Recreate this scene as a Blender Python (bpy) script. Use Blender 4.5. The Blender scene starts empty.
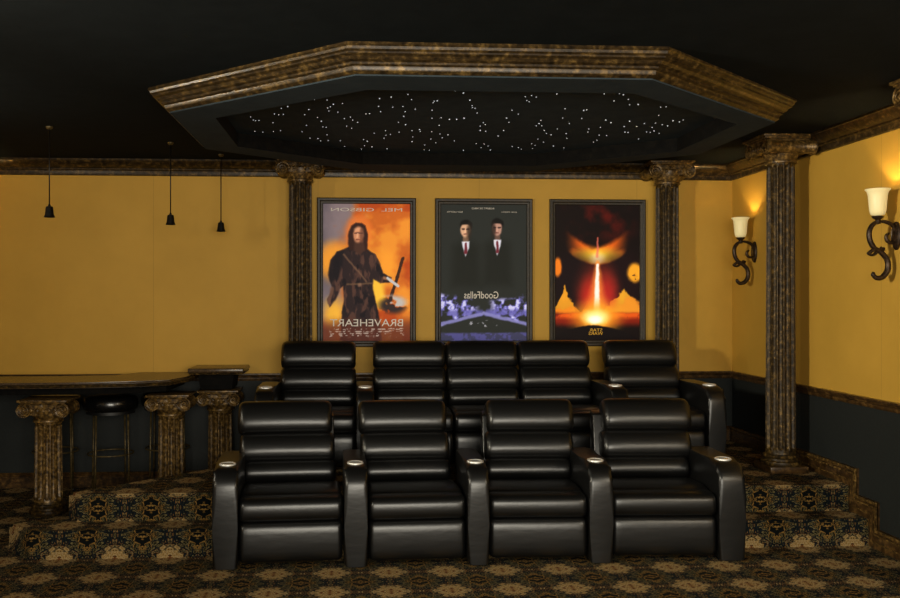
import bpy, bmesh, math, random
import numpy as np
from mathutils import Vector, Matrix

PI = math.pi
C = bpy.context.scene.collection
rnd = random.Random(7)

# ------------------------------------------------------------------ camera, world, lights, exposure
EYE = 1.63
cam = bpy.data.cameras.new('camera')
cam_o = bpy.data.objects.new('camera', cam); C.objects.link(cam_o)
cam.sensor_width = 36.0
cam.lens = 36.0 * 896 / 900
cam.shift_x = 41 / 900
cam.shift_y = -1 / 900
cam_o.location = (0, 0, EYE)
cam_o.rotation_euler = (PI / 2, 0, -math.atan(0.06))
bpy.context.scene.camera = cam_o

world = bpy.data.worlds.new('world'); bpy.context.scene.world = world
world.use_nodes = True
world.node_tree.nodes['Background'].inputs[0].default_value = (0.02, 0.018, 0.015, 1)
world.node_tree.nodes['Background'].inputs[1].default_value = 1.0

def area_light(name, loc, target, sx, sy, power, color):
    l = bpy.data.lights.new(name, 'AREA'); l.shape = 'RECTANGLE'
    l.size = sx; l.size_y = sy; l.energy = power; l.color = color
    o = bpy.data.objects.new(name, l); C.objects.link(o)
    o.location = loc
    o.rotation_euler = (Vector(target) - Vector(loc)).to_track_quat('-Z', 'Y').to_euler()
    return o

# the lit projection screen on the front wall, behind the photographer
area_light('screen_light', (0.6, -2.3, 1.85), (0.5, 8, 1.6), 3.4, 1.9, 335, (1.0, 0.93, 0.78))
# two area lights added to brighten the walls; no sconces stand there
area_light('left_fill_light', (-3.2, 2.4, 2.3), (3.4, 5.0, 1.6), 0.4, 0.4, 48, (1.0, 0.92, 0.72)).data.spread = math.radians(75)
area_light('left_sconce_lamp', (-3.28, 4.95, 2.28), (3.4, 5.6, 1.9), 0.12, 0.12, 24, (1.0, 0.92, 0.72))  # boosts the modelled left sconce beside the bar
area_light('right_fill_light', (3.15, 1.6, 2.3), (-2.2, 7.8, 1.3), 0.5, 0.5, 30, (1.0, 0.90, 0.70))

vs = bpy.context.scene.view_settings
vs.view_transform = 'Standard'; vs.look = 'None'; vs.gamma = 1.0; vs.exposure = 0.0
vs.use_curve_mapping = False

# ------------------------------------------------------------------ materials
def srgb(r, g, b):
    f = lambda c: (c / 255 / 12.92) if c / 255 <= 0.04045 else ((c / 255 + 0.055) / 1.055) ** 2.4
    return (f(r), f(g), f(b), 1)

def new_mat(name, col=(0.5, 0.5, 0.5, 1), rough=0.5, metal=0.0, spec=0.5):
    m = bpy.data.materials.new(name); m.use_nodes = True
    b = m.node_tree.nodes['Principled BSDF']
    b.inputs['Base Color'].default_value = col
    b.inputs['Roughness'].default_value = rough
    b.inputs['Metallic'].default_value = metal
    b.inputs['Specular IOR Level'].default_value = spec
    return m, m.node_tree, b

def noise_node(nt, scale, detail=4, rough=0.6, coord='Object', sc=None):
    tc = nt.nodes.new('ShaderNodeTexCoord')
    n = nt.nodes.new('ShaderNodeTexNoise')
    n.inputs['Scale'].default_value = scale; n.inputs['Detail'].default_value = detail
    n.inputs['Roughness'].default_value = rough
    if sc:
        mp = nt.nodes.new('ShaderNodeMapping'); mp.inputs['Scale'].default_value = sc
        nt.links.new(tc.outputs[coord], mp.inputs['Vector'])
        nt.links.new(mp.outputs[0], n.inputs['Vector'])
    else:
        nt.links.new(tc.outputs[coord], n.inputs['Vector'])
    return n

def ramp(nt, src, stops, interp='LINEAR'):
    r = nt.nodes.new('ShaderNodeValToRGB'); r.color_ramp.interpolation = interp
    el = r.color_ramp.elements
    while len(el) < len(stops): el.new(0.5)
    for e, (p, c) in zip(el, stops): e.position = p; e.color = c
    nt.links.new(src, r.inputs['Fac'])
    return r

def bump(nt, b, src, strength, dist=0.01):
    bp = nt.nodes.new('ShaderNodeBump'); bp.inputs['Strength'].default_value = strength
    bp.inputs['Distance'].default_value = dist
    nt.links.new(src, bp.inputs['Height']); nt.links.new(bp.outputs[0], b.inputs['Normal'])

def mottled(name, dark, mid, light, rough=0.35, metal=0.3, scale=40, spec=0.5):
    m, nt, b = new_mat(name, mid, rough, metal, spec)
    n = noise_node(nt, scale, 5, 0.7)
    r = ramp(nt, n.outputs[0], [(0.36, dark), (0.52, mid), (0.68, light)])
    nt.links.new(r.outputs[0], b.inputs['Base Color'])
    bump(nt, b, n.outputs[0], 0.15, 0.004)
    return m

M = {}
m, nt, b = new_mat('yellow_wall_paint', srgb(205, 156, 66), 0.6, 0, 0.3)
n = noise_node(nt, 2.2, 4, 0.6)
r = ramp(nt, n.outputs[0], [(0.3, srgb(193, 150, 58)), (0.7, srgb(203, 158, 63))])
# wallpaper seams
tc = nt.nodes.new('ShaderNodeTexCoord'); sep = nt.nodes.new('ShaderNodeSeparateXYZ')
nt.links.new(tc.outputs['Object'], sep.inputs[0])
def mth(nt, op, a, b_=None, c=None):
    x = nt.nodes.new('ShaderNodeMath'); x.operation = op
    for i, v in enumerate((a, b_, c)):
        if v is None: continue
        if isinstance(v, (int, float)): x.inputs[i].default_value = v
        else: nt.links.new(v, x.inputs[i])
    return x.outputs[0]
s = mth(nt, 'ADD', mth(nt, 'ADD', sep.outputs['X'], sep.outputs['Y']), 0.965)
pp = mth(nt, 'PINGPONG', s, 0.71)
seam = mth(nt, 'LESS_THAN', pp, 0.0025)
mx = nt.nodes.new('ShaderNodeMix'); mx.data_type = 'RGBA'
nt.links.new(mth(nt, 'MULTIPLY', seam, 0.25), mx.inputs[0])
nt.links.new(r.outputs[0], mx.inputs[6]); mx.inputs[7].default_value = srgb(90, 66, 26)
nt.links.new(mx.outputs[2], b.inputs['Base Color'])
n2 = noise_node(nt, 90, 3, 0.6); bump(nt, b, n2.outputs[0], 0.08, 0.003)
M['yellow'] = m

m, nt, b = new_mat('charcoal_wainscot_paint', srgb(34, 38, 40), 0.55, 0, 0.2)
n = noise_node(nt, 60, 3); bump(nt, b, n.outputs[0], 0.06, 0.003)
r = ramp(nt, n.outputs[0], [(0.3, srgb(33, 36, 36)), (0.7, srgb(39, 42, 41))])
nt.links.new(r.outputs[0], b.inputs['Base Color']); M['charcoal'] = m

m, nt, b = new_mat('black_ceiling_paint', srgb(26, 29, 30), 0.95, 0, 0.05)
n = noise_node(nt, 8, 3); r = ramp(nt, n.outputs[0], [(0.3, srgb(21, 25, 27)), (0.7, srgb(26, 30, 32))])
nt.links.new(r.outputs[0], b.inputs['Base Color']); M['ceiling'] = m

m, nt, b = new_mat('deep_blue_black_soffit_paint', srgb(42, 50, 56), 0.9, 0, 0.1)
n = noise_node(nt, 8, 3); r = ramp(nt, n.outputs[0], [(0.3, srgb(42, 51, 57)), (0.7, srgb(50, 59, 65))])
nt.links.new(r.outputs[0], b.inputs['Base Color']); M['soffit'] = m
M['gilt'] = mottled('gilded_faux_stone', srgb(36, 25, 11), srgb(90, 68, 34), srgb(158, 124, 66), 0.36, 0.2, 34, 0.4)
M['moulding'] = mottled('mottled_bronze_moulding', srgb(24, 17, 8), srgb(56, 42, 22), srgb(110, 86, 45), 0.33, 0.2, 26, 0.4)
M['rail'] = mottled('dark_walnut_rail', srgb(36, 25, 13), srgb(70, 49, 25), srgb(112, 83, 43), 0.32, 0.1, 26)
M['stone'] = mottled('bronzed_faux_stone', srgb(22, 16, 8), srgb(54, 41, 21), srgb(116, 90, 44), 0.42, 0.15, 34, 0.2)
M['counter'] = mottled('dark_polished_counter', srgb(44, 34, 24), srgb(72, 56, 38), srgb(96, 76, 50), 0.26, 0.05, 70)
M['frame'] = mottled('dark_bronze_frame', srgb(22, 17, 9), srgb(40, 31, 17), srgb(62, 49, 27), 0.5, 0.0, 50)

# leather
def leather(name, rough):
    m, nt, b = new_mat(name, srgb(11, 11, 11), rough, 0, 0.68)
    n = noise_node(nt, 7, 3, 0.5, sc=(1, 1, 2.5)); n2 = noise_node(nt, 260, 2)
    a = mth(nt, 'MULTIPLY_ADD', n2.outputs[0], 0.04, n.outputs[0])
    bump(nt, b, a, 0.06, 0.02)
    return m
M['leather'] = leather('black_leather', 0.34)
M['seat_vinyl'] = leather('black_stool_vinyl', 0.25)
M['black'], _, _ = new_mat('black_plastic', srgb(12, 12, 12), 0.5)
M['dark_wood'] = mottled('black_stained_wood', srgb(10, 10, 10), srgb(15, 14, 13), srgb(22, 20, 17), 0.9, 0, 20, 0.1)
M['chrome'], nt, b = new_mat('brushed_steel', srgb(240, 240, 235), 0.42, 0.6)
n = noise_node(nt, 200, 2); bump(nt, b, n.outputs[0], 0.05, 0.002)
M['brass'] = mottled('aged_brass', srgb(60, 50, 26), srgb(86, 72, 40), srgb(112, 94, 56), 0.45, 0.4, 30)
M['iron'] = mottled('dark_wrought_iron', srgb(26, 18, 12), srgb(50, 36, 24), srgb(90, 66, 42), 0.4, 0.5, 80)
M['pendant'] = mottled('dark_pendant_metal', srgb(14, 12, 10), srgb(24, 20, 16), srgb(40, 34, 26), 0.4, 0.4, 60)

# carpet with a symmetric damask pattern
def carpet():
    m, nt, b = new_mat('damask_carpet', (0.1, 0.1, 0.1, 1), 0.95, 0, 0.1)
    tc = nt.nodes.new('ShaderNodeTexCoord'); sp = nt.nodes.new('ShaderNodeSeparateXYZ')
    nt.links.new(tc.outputs['Object'], sp.inputs[0])
    u = sp.outputs['X']; v = mth(nt, 'ADD', sp.outputs['Y'], sp.outputs['Z'])
    Pu, Pv = 0.34, 0.35
    uu = mth(nt, 'PINGPONG', mth(nt, 'ADD', u, 10.0), Pu / 2)
    vv = mth(nt, 'PINGPONG', mth(nt, 'ADD', v, 10.075), Pv / 2)
    ca = mth(nt, 'COSINE', mth(nt, 'MULTIPLY', uu, 2 * PI / Pu))
    cb = mth(nt, 'COSINE', mth(nt, 'MULTIPLY', vv, 2 * PI / Pv))
    f = mth(nt, 'ADD', ca, cb)
    cx = nt.nodes.new('ShaderNodeCombineXYZ'); nt.links.new(uu, cx.inputs[0]); nt.links.new(vv, cx.inputs[1])
    n = nt.nodes.new('ShaderNodeTexNoise'); n.inputs['Scale'].default_value = 34; n.inputs['Detail'].default_value = 4
    n.inputs['Distortion'].default_value = 0.8
    nt.links.new(cx.outputs[0], n.inputs['Vector'])
    vo = nt.nodes.new('ShaderNodeTexVoronoi'); vo.inputs['Scale'].default_value = 55
    nt.links.new(cx.outputs[0], vo.inputs['Vector'])
    nn = mth(nt, 'SUBTRACT', n.outputs[0], 0.5)
    # medallion / lattice field
    t = mth(nt, 'ADD', mth(nt, 'MULTIPLY_ADD', f, 0.25, 0.5), mth(nt, 'MULTIPLY', nn, 1.15))
    K = srgb(14, 17, 16); NV = srgb(26, 34, 38); OL = srgb(84, 76, 46); GO = srgb(146, 112, 58); BE = srgb(176, 152, 108); RU = srgb(112, 70, 36); BE2 = srgb(124, 112, 78)
    r1 = ramp(nt, t, [(0.0, K), (0.12, GO), (0.19, K), (0.26, OL), (0.31, BE2), (0.35, K), (0.42, NV), (0.52, K), (0.58, RU), (0.62, BE2), (0.66, K), (0.73, BE), (0.80, GO), (0.86, BE), (0.93, RU)], 'CONSTANT')
    # small leaf scrolls in cells
    leaf = mth(nt, 'LESS_THAN', vo.outputs['Distance'], 0.30)
    e = mth(nt, 'GREATER_THAN', n.outputs[0], 0.5)
    msk = mth(nt, 'MULTIPLY', mth(nt, 'MULTIPLY', leaf, e), 0.75)
    r2 = ramp(nt, vo.outputs['Color'], [(0.0, K), (0.45, GO), (0.6, K), (0.8, BE2)], 'CONSTANT')
    mx = nt.nodes.new('ShaderNodeMix'); mx.data_type = 'RGBA'
    nt.links.new(msk, mx.inputs[0]); nt.links.new(r1.outputs[0], mx.inputs[6]); nt.links.new(r2.outputs[0], mx.inputs[7])
    # pile grain
    g = noise_node(nt, 350, 2, 0.6)
    gm = nt.nodes.new('ShaderNodeMix'); gm.data_type = 'RGBA'; gm.blend_type = 'MULTIPLY'; gm.inputs[0].default_value = 0.6
    nt.links.new(mx.outputs[2], gm.inputs[6])
    gr = ramp(nt, g.outputs[0], [(0.3, (0.35, 0.35, 0.35, 1)), (0.7, (1, 1, 1, 1))])
    nt.links.new(gr.outputs[0], gm.inputs[7])
    nt.links.new(gm.outputs[2], b.inputs['Base Color'])
    bump(nt, b, g.outputs[0], 0.5, 0.006)
    return m
M['carpet'] = carpet()

def emis(name, col, strength, base=None):
    m, nt, b = new_mat(name, base or col, 0.4)
    b.inputs['Emission Color'].default_value = col; b.inputs['Emission Strength'].default_value = strength
    return m
M['star'] = emis('fibre_star', (0.85, 0.92, 1.0, 1), 0.75)
M['shade'] = emis('cream_glass_shade', srgb(236, 214, 150), 0.33, srgb(230, 215, 165))

# ------------------------------------------------------------------ helpers
def finish(bm, name, mat, parent=None, smooth=True, angle=None):
    bmesh.ops.recalc_face_normals(bm, faces=bm.faces)
    me = bpy.data.meshes.new(name); bm.to_mesh(me); bm.free()
    for mm in (mat if isinstance(mat, (list, tuple)) else [mat]): me.materials.append(mm)
    if smooth:
        for p in me.polygons: p.use_smooth = True
        if angle is not None: me.set_sharp_from_angle(angle=math.radians(angle))
    o = bpy.data.objects.new(name, me); C.objects.link(o)
    if parent: o.parent = parent
    return o

def thing(name, label, cat, loc=(0, 0, 0), rz=0, group=None):
    o = bpy.data.objects.new(name, None); C.objects.link(o)
    o.empty_display_size = 0.1
    o.location = loc; o.rotation_euler = (0, 0, rz)
    tag(o, label, cat, group); return o

def tag(o, label, cat, group=None):
    o['label'] = label; o['category'] = cat
    if group: o['group'] = group
    return o

def struct(o):
    o['kind'] = 'structure'; return o

def box(bm, x0, x1, y0, y1, z0, z1, mi=0):
    v = [bm.verts.new(p) for p in ((x0, y0, z0), (x1, y0, z0), (x1, y1, z0), (x0, y1, z0), (x0, y0, z1), (x1, y0, z1), (x1, y1, z1), (x0, y1, z1))]
    for q in ((0, 3, 2, 1), (4, 5, 6, 7), (0, 1, 5, 4), (1, 2, 6, 5), (2, 3, 7, 6), (3, 0, 4, 7)):
        f = bm.faces.new([v[i] for i in q]); f.material_index = mi
    return v

def bevel_all(bm, w, seg=2):
    bmesh.ops.bevel(bm, geom=list(bm.edges), offset=w, segments=seg, affect='EDGES', profile=0.5)

def prism(bm, poly, a, b, axis='Z', mi=0):
    """poly extruded from a to b. axis Z: poly=(x,y); X: poly=(y,z); Y: poly=(x,z)"""
    def P(p, t):
        return {'Z': (p[0], p[1], t), 'X': (t, p[0], p[1]), 'Y': (p[0], t, p[1])}[axis]
    A = [bm.verts.new(P(p, a)) for p in poly]; B = [bm.verts.new(P(p, b)) for p in poly]
    n = len(poly)
    f = [bm.faces.new(A), bm.faces.new(B[::-1])]
    for i in range(n): f.append(bm.faces.new((A[i], A[(i + 1) % n], B[(i + 1) % n], B[i])))
    for x in f: x.material_index = mi
    return f

def lathe(bm, prof, seg=32, flute=None, cx=0, cy=0, cap=True):
    """prof: (r,z). flute(r, z, angle)->r"""
    rings = []
    for r, z in prof:
        ring = []
        for k in range(seg):
            a = 2 * PI * k / seg
            rr = flute(r, z, a) if flute else r
            ring.append(bm.verts.new((cx + rr * math.cos(a), cy + rr * math.sin(a), z)))
        rings.append(ring)
    for A, B in zip(rings, rings[1:]):
        for k in range(seg):
            bm.faces.new((A[k], A[(k + 1) % seg], B[(k + 1) % seg], B[k]))
    if cap:
        bm.faces.new(rings[0][::-1]); bm.faces.new(rings[-1])

def tube(bm, pts, rad, seg=10, closed=False):
    pts = [Vector(p) for p in pts]; n = len(pts)
    rads = rad if isinstance(rad, (list, tuple)) else [rad] * n
    rings = []; up = None
    for i, p in enumerate(pts):
        if closed: t = pts[(i + 1) % n] - pts[i - 1]
        else: t = pts[min(i + 1, n - 1)] - pts[max(i - 1, 0)]
        t.normalize()
        if up is None:
            up = Vector((0, 0, 1)) if abs(t.z) < 0.9 else Vector((0, 1, 0))
        s = t.cross(up); s.normalize(); up = s.cross(t); up.normalize()
        rings.append([bm.verts.new(p + (s * math.cos(a) + up * math.sin(a)) * rads[i]) for a in [2 * PI * k / seg for k in range(seg)]])
    m = n if closed else n - 1
    for i in range(m):
        A, B = rings[i], rings[(i + 1) % n]
        for k in range(seg): bm.faces.new((A[k], A[(k + 1) % seg], B[(k + 1) % seg], B[k]))
    if not closed: bm.faces.new(rings[0][::-1]); bm.faces.new(rings[-1])

def spline(pts, k=8, closed=False):
    out = []; n = len(pts); pts = [Vector(p) for p in pts]
    rng = range(n if closed else n - 1)
    for i in rng:
        if closed: p0, p1, p2, p3 = pts[i - 1], pts[i], pts[(i + 1) % n], pts[(i + 2) % n]
        else: p0, p1, p2, p3 = pts[max(i - 1, 0)], pts[i], pts[i + 1], pts[min(i + 2, n - 1)]
        for j in range(k):
            t = j / k
            out.append(0.5 * ((2 * p1) + (-p0 + p2) * t + (2 * p0 - 5 * p1 + 4 * p2 - p3) * t * t + (-p0 + 3 * p1 - 3 * p2 + p3) * t ** 3))
    if not closed: out.append(pts[-1])
    return out

def sweep(bm, path, prof, closed=False, side=1):
    """profile (offset, z) swept along a plan path with mitred corners; offset to the left of travel * side"""
    P = [Vector(p) for p in path]; n = len(P); rings = []
    for i in range(n):
        def nrm(a, b):
            d = (b - a).normalized(); return Vector((-d.y, d.x)) * side
        if closed: n1, n2 = nrm(P[i - 1], P[i]), nrm(P[i], P[(i + 1) % n])
        elif i == 0: n1 = n2 = nrm(P[0], P[1])
        elif i == n - 1: n1 = n2 = nrm(P[-2], P[-1])
        else: n1, n2 = nrm(P[i - 1], P[i]), nrm(P[i], P[i + 1])
        mdir = (n1 + n2) / (1 + n1.dot(n2))
        rings.append([bm.verts.new((P[i].x + mdir.x * o, P[i].y + mdir.y * o, z)) for o, z in prof])
    k = len(prof)
    for i in range(n if closed else n - 1):
        A, B = rings[i], rings[(i + 1) % n]
        for j in range(k): bm.faces.new((A[j], A[(j + 1) % k], B[(j + 1) % k], B[j]))
    if not closed: bm.faces.new(rings[0]); bm.faces.new(rings[-1][::-1])

def arc(cx, cy, r, a0, a1, n=6):
    return [(cx + r * math.cos(math.radians(a0 + (a1 - a0) * i / n)), cy + r * math.sin(math.radians(a0 + (a1 - a0) * i / n))) for i in range(n + 1)]

# ------------------------------------------------------------------ the room
XL, XR, YF, YB, ZC = -3.45, 3.388, -2.5, 7.88, 2.82
PZ, SZ = 0.35, 0.175
RAIL = 0.94

bm = bmesh.new(); box(bm, XL - .1, XR + .1, YF - .1, YB + .1, -0.1, 0)
struct(finish(bm, 'floor', M['carpet'], smooth=False))

# two-step carpeted platform with cut-off left corner
def rounded_front(poly, a, b, bmx):
    prism(bmx, poly, a, b, 'Z')
bm = bmesh.new()
prism(bm, [(XR, 5.94), (XR, YB), (-0.90, YB), (-0.90, 6.95), (-1.88, 6.02), (-1.80, 5.94)], SZ, PZ)
bmesh.ops.bevel(bm, geom=[e for e in bm.edges if all(v.co.z > PZ - .001 and v.co.y < 7 for v in e.verts)], offset=0.02, segments=3, affect='EDGES')
up_o = struct(finish(bm, 'floor_platform', M['carpet'], smooth=False))
bm = bmesh.new()
prism(bm, [(XR, 5.70), (XR, YB), (-0.90, YB), (-0.90, 6.95), (-1.88, 6.02), (-2.16, 5.98), (-2.22, 5.90), (-2.02, 5.70)], 0, SZ)
bmesh.ops.bevel(bm, geom=[e for e in bm.edges if all(v.co.z > SZ - .001 and v.co.y < 6.0 for v in e.verts)], offset=0.02, segments=3, affect='EDGES')
struct(finish(bm, 'floor_step', M['carpet'], smooth=False))

bm = bmesh.new(); box(bm, XL - .1, XR + .1, YF - .1, YB + .1, ZC, ZC + .1)
struct(finish(bm, 'ceiling', M['ceiling'], smooth=False))

def wall(name, x0, x1, y0, y1):
    bm = bmesh.new()
    box(bm, x0, x1, y0, y1, RAIL, ZC, 0); box(bm, x0, x1, y0, y1, 0, RAIL, 1)
    return struct(finish(bm, name, [M['yellow'], M['charcoal']], smooth=False))
wall('wall_back', XL - .1, XR + .1, YB, YB + .1)
wall('wall_right', XR, XR + .1, YF, YB)
wall('wall_left', XL - .1, XL, YF, YB)
wall('wall_front', XL - .1, XR + .1, YF - .1, YF)

# crown moulding, chair rail
crown = [(0, ZC), (0.105, ZC), (0.105, ZC - .014), (0.095, ZC - .018), (0.088, ZC - .032), (0.07, ZC - .05), (0.048, ZC - .068), (0.034, ZC - .074),
         (0.034, ZC - .084), (0.022, ZC - .092), (0.018, ZC - .108), (0.018, ZC - .128), (0.008, ZC - .134), (0, ZC - .134)]
rail = [(0, RAIL - .03), (0.012, RAIL - .03), (0.016, RAIL - .02), (0.016, RAIL - .004), (0.026, RAIL + .004), (0.030, RAIL + .016), (0.038, RAIL + .022), (0.038, RAIL + .034), (0, RAIL + .034)]
path = [(XL, YF), (XL, YB), (XR, YB), (XR, YF)]
bm = bmesh.new(); sweep(bm, path, crown, side=-1); struct(finish(bm, 'trim_1', M['moulding'], angle=25))
bm = bmesh.new(); sweep(bm, path, rail, side=-1); struct(finish(bm, 'trim_2', M['rail'], angle=25))

# baseboards
bprof = lambda z, h: [(0, z), (0.018, z), (0.018, z + h - .045), (0.026, z + h - .04), (0.026, z + h - .03), (0.016, z + h - .024), (0.02, z + h - .008), (0.012, z + h), (0, z + h)]
bm = bmesh.new(); sweep(bm, [(XL, YB), (-0.92, YB)], bprof(0, .13), side=-1)
sweep(bm, [(-0.9, YB), (XR - .03, YB)], bprof(PZ, .13), side=-1)
struct(finish(bm, 'baseboard_back', M['rail'], angle=25))
bm = bmesh.new(); sweep(bm, [(XL, YF), (XL, YB - .03)], bprof(0, .13), side=-1)
struct(finish(bm, 'baseboard_left', M['rail'], angle=25))
def stair_outline(o, h):
    return [(YB, PZ + h), (5.94 - o, PZ + h), (5.94 - o, SZ + h), (5.70 - o, SZ + h), (5.70 - o, h), (YF, h)]
bm = bmesh.new()
prism(bm, stair_outline(0.095, .13) + stair_outline(0, 0)[::-1], XR - .018, XR, 'X')
struct(finish(bm, 'baseboard_right', M['rail'], smooth=False))
bm = bmesh.new()
for (o1, h1, o0, h0, t) in ((0.095, .13, 0.081, .112, .030), (0.070, .098, 0.062, .088, .026), (0.03, .045, 0.024, .037, .022)):
    prism(bm, stair_outline(o1, h1) + stair_outline(o0, h0)[::-1], XR - t, XR - .012, 'X')
struct(finish(bm, 'trim_4', M['gilt'], smooth=False))

# octagonal dropped soffit with crown and recessed star field
DZ = 2.688
outer = [(0.0, 4.27), (1.44, 4.27), (2.53, 5.27), (2.53, 6.45), (1.48, 7.42), (0.0, 7.42), (-1.06, 6.44), (-1.06, 5.20)]
inner = [(0.06, 4.56), (1.44, 4.56), (2.32, 5.33), (2.32, 6.34), (1.44, 7.10), (0.06, 7.10), (-0.82, 6.32), (-0.82, 5.33)]
STZ = 2.785
bm = bmesh.new()
vo_ = [bm.verts.new((x, y, DZ)) for x, y in outer]; vi = [bm.verts.new((x, y, DZ)) for x, y in inner]
vt = [bm.verts.new((x, y, STZ + .01)) for x, y in inner]; vu = [bm.verts.new((x, y, ZC)) for x, y in outer]; vtt = [bm.verts.new((x, y, ZC)) for x, y in inner]
for i in range(8):
    j = (i + 1) % 8
    bm.faces.new((vo_[i], vo_[j], vi[j], vi[i])); bm.faces.new((vi[i], vi[j], vt[j], vt[i])).material_index = 1
    bm.faces.new((vo_[i], vo_[j], vu[j], vu[i])); bm.faces.new((vt[i], vt[j], vtt[j], vtt[i])); bm.faces.new((vu[i], vu[j], vtt[j], vtt[i]))
struct(finish(bm, 'ceiling_soffit', [M['soffit'], M['dark_wood']], smooth=False))
bm = bmesh.new()
oc = [(0, ZC), (0.11, ZC), (0.112, ZC - .012), (0.104, ZC - .018), (0.10, ZC - .030), (0.088, ZC - .038), (0.088, ZC - .046), (0.07, ZC - .054), (0.060, ZC - .068), (0.042, ZC - .076), (0.042, ZC - .086),
      (0.026, ZC - .092), (0.022, ZC - .104), (0.022, ZC - .112), (0.003, ZC - .125), (0, ZC - .125)]
sweep(bm, outer, oc, closed=True, side=-1)
struct(finish(bm, 'trim_3', M['moulding'], angle=25))

# star panel with its fibre-optic points
panel = thing('star_panel', 'dark octagonal panel of tiny white star lights recessed in the ceiling', 'star ceiling', (0.75, 5.83, STZ))
bm = bmesh.new(); prism(bm, [(x - .75, y - 5.83) for x, y in inner], 0, .01)
finish(bm, 'panel', M['soffit'], panel, smooth=False)
S4 = [(293,230),(300,238),(306,240),(315,239),(304,268),(325,270),(352,245),(356,222),(353,268),(372,266),(367,224),(374,207),(380,223),(391,202),(436,224),(429,269),(441,252),(447,210),(462,184),(470,231),(480,241),(450,286),(471,287),(478,293),(495,185),(497,206),(500,214),(512,196),(504,203),(524,217),(536,194),(484,256),(493,257),(495,277),(498,292),(530,293),(542,308),(541,234),(547,254),(557,230),(560,260),(563,238),(572,162),(576,244),(586,315),(592,290),(594,306),(602,294),(598,222),(608,221),(614,309),(620,273),(632,202),(634,181),(637,216),(646,286),(650,266),(651,278),(654,314),(663,276),(665,177),(669,204),(684,244),(686,270),(696,202),(702,216),(698,228),(703,250),(709,170),(719,184),(729,209),(720,266),(722,283),(720,295),(740,263),(742,268),(752,317),(766,318),(754,304),(770,288),(772,269),(776,192),(779,188),(787,187),(773,212),(773,233),(783,298),(792,252),(797,232),(794,275),(800,285),(815,277),(819,236),(838,236),(832,293),(834,161),(857,166),(858,233),(856,318),(874,185),(880,205),(887,207)]
S5 = [(8,162),(25,180),(31,194),(44,213),(10,226),(60,238),(65,243),(52,247),(52,258),(66,260),(42,292),(54,302),(62,293),(72,298),(78,308),(98,272),(112,258),(120,226),(134,206),(126,237),(150,216),(134,299),(150,302),(158,306),(168,171),(184,168),(196,172),(178,184),(172,181),(184,292),(193,296),(186,304),(196,246),(203,240),(208,232),(210,246),(200,280),(217,258),(222,266),(215,288),(234,269),(249,164),(250,254),(270,202),(264,226),(281,240),(273,266),(275,278),(240,298),(267,303),(313,227),(318,206),(326,205),(331,254),(329,262),(361,250),(371,164),(375,231),(388,238),(358,270),(352,283),(343,288),(377,271),(396,182),(410,163),(420,166),(433,178),(436,192),(458,191),(422,248),(424,262),(432,263),(436,234),(455,248),(474,240),(459,280),(480,262),(489,263),(503,239),(511,219),(516,198),(530,197),(499,259),(512,266),(534,246),(548,233),(564,236),(574,231),(520,243),(494,250)]
pts = [(140 + x / 2.647, 30 + y / 2.647) for x, y in S4] + [(460 + x / 2.571, 30 + y / 2.571) for x, y in S5]
th = math.atan(0.06)
star_bm = bmesh.new(); stars = []
for px, py in pts:
    d = (STZ - EYE) * 896 / (298 - py); r_ = (px - 409) / 896 * d
    stars.append((r_ * math.cos(th) + d * math.sin(th), d * math.cos(th) - r_ * math.sin(th)))
stars = sorted([(x, y, 0.0036 if rnd.random() < .75 else 0.0046) for x, y in stars], key=lambda s: s[1] - s[2] * 400)
def dome(bm, x, y, z, r):
    top = bm.verts.new((x, y, z - r)); ring = [bm.verts.new((x + r * math.cos(a), y + r * math.sin(a), z)) for a in [k * PI / 4 for k in range(8)]]
    for k in range(8): bm.faces.new((ring[k], ring[(k + 1) % 8], top))
    bm.faces.new(ring)
def inside(x, y):
    for (a, b_), (c, d_) in zip(inner, inner[1:] + inner[:1]):
        if (c - a) * (y - b_) - (d_ - b_) * (x - a) < 0.01: return False
    return True
stars = [s for s in stars if inside(s[0], s[1])]
rest = bmesh.new(); small = {}
for rr in (0.0036, 0.0046):
    b_ = bmesh.new(); dome(b_, 0, 0, 0, rr)
    bmesh.ops.recalc_face_normals(b_, faces=b_.faces)
    me = bpy.data.meshes.new('star_light'); b_.to_mesh(me); b_.free(); me.materials.append(M['star']); small[rr] = me
for i, (x, y, rr) in enumerate(stars):
    if i < 100:
        o = bpy.data.objects.new('star_light', small[rr]); C.objects.link(o); o.parent = panel; o.location = (x - .75, y - 5.83, 0)
    else: dome(rest, x - .75, y - 5.83, 0, rr)
o = finish(rest, 'star_lights', M['star'], panel); o['kind'] = 'stuff'

# ------------------------------------------------------------------ columns
def flute(n, depth):
    def f(r, z, a):
        t = abs(math.sin(n * a / 2 + PI / 2)); t2 = max(0.0, t - 0.25) / 0.75
        return r - depth * math.sin(t2 * PI / 2) ** 1.0
    return f

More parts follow.
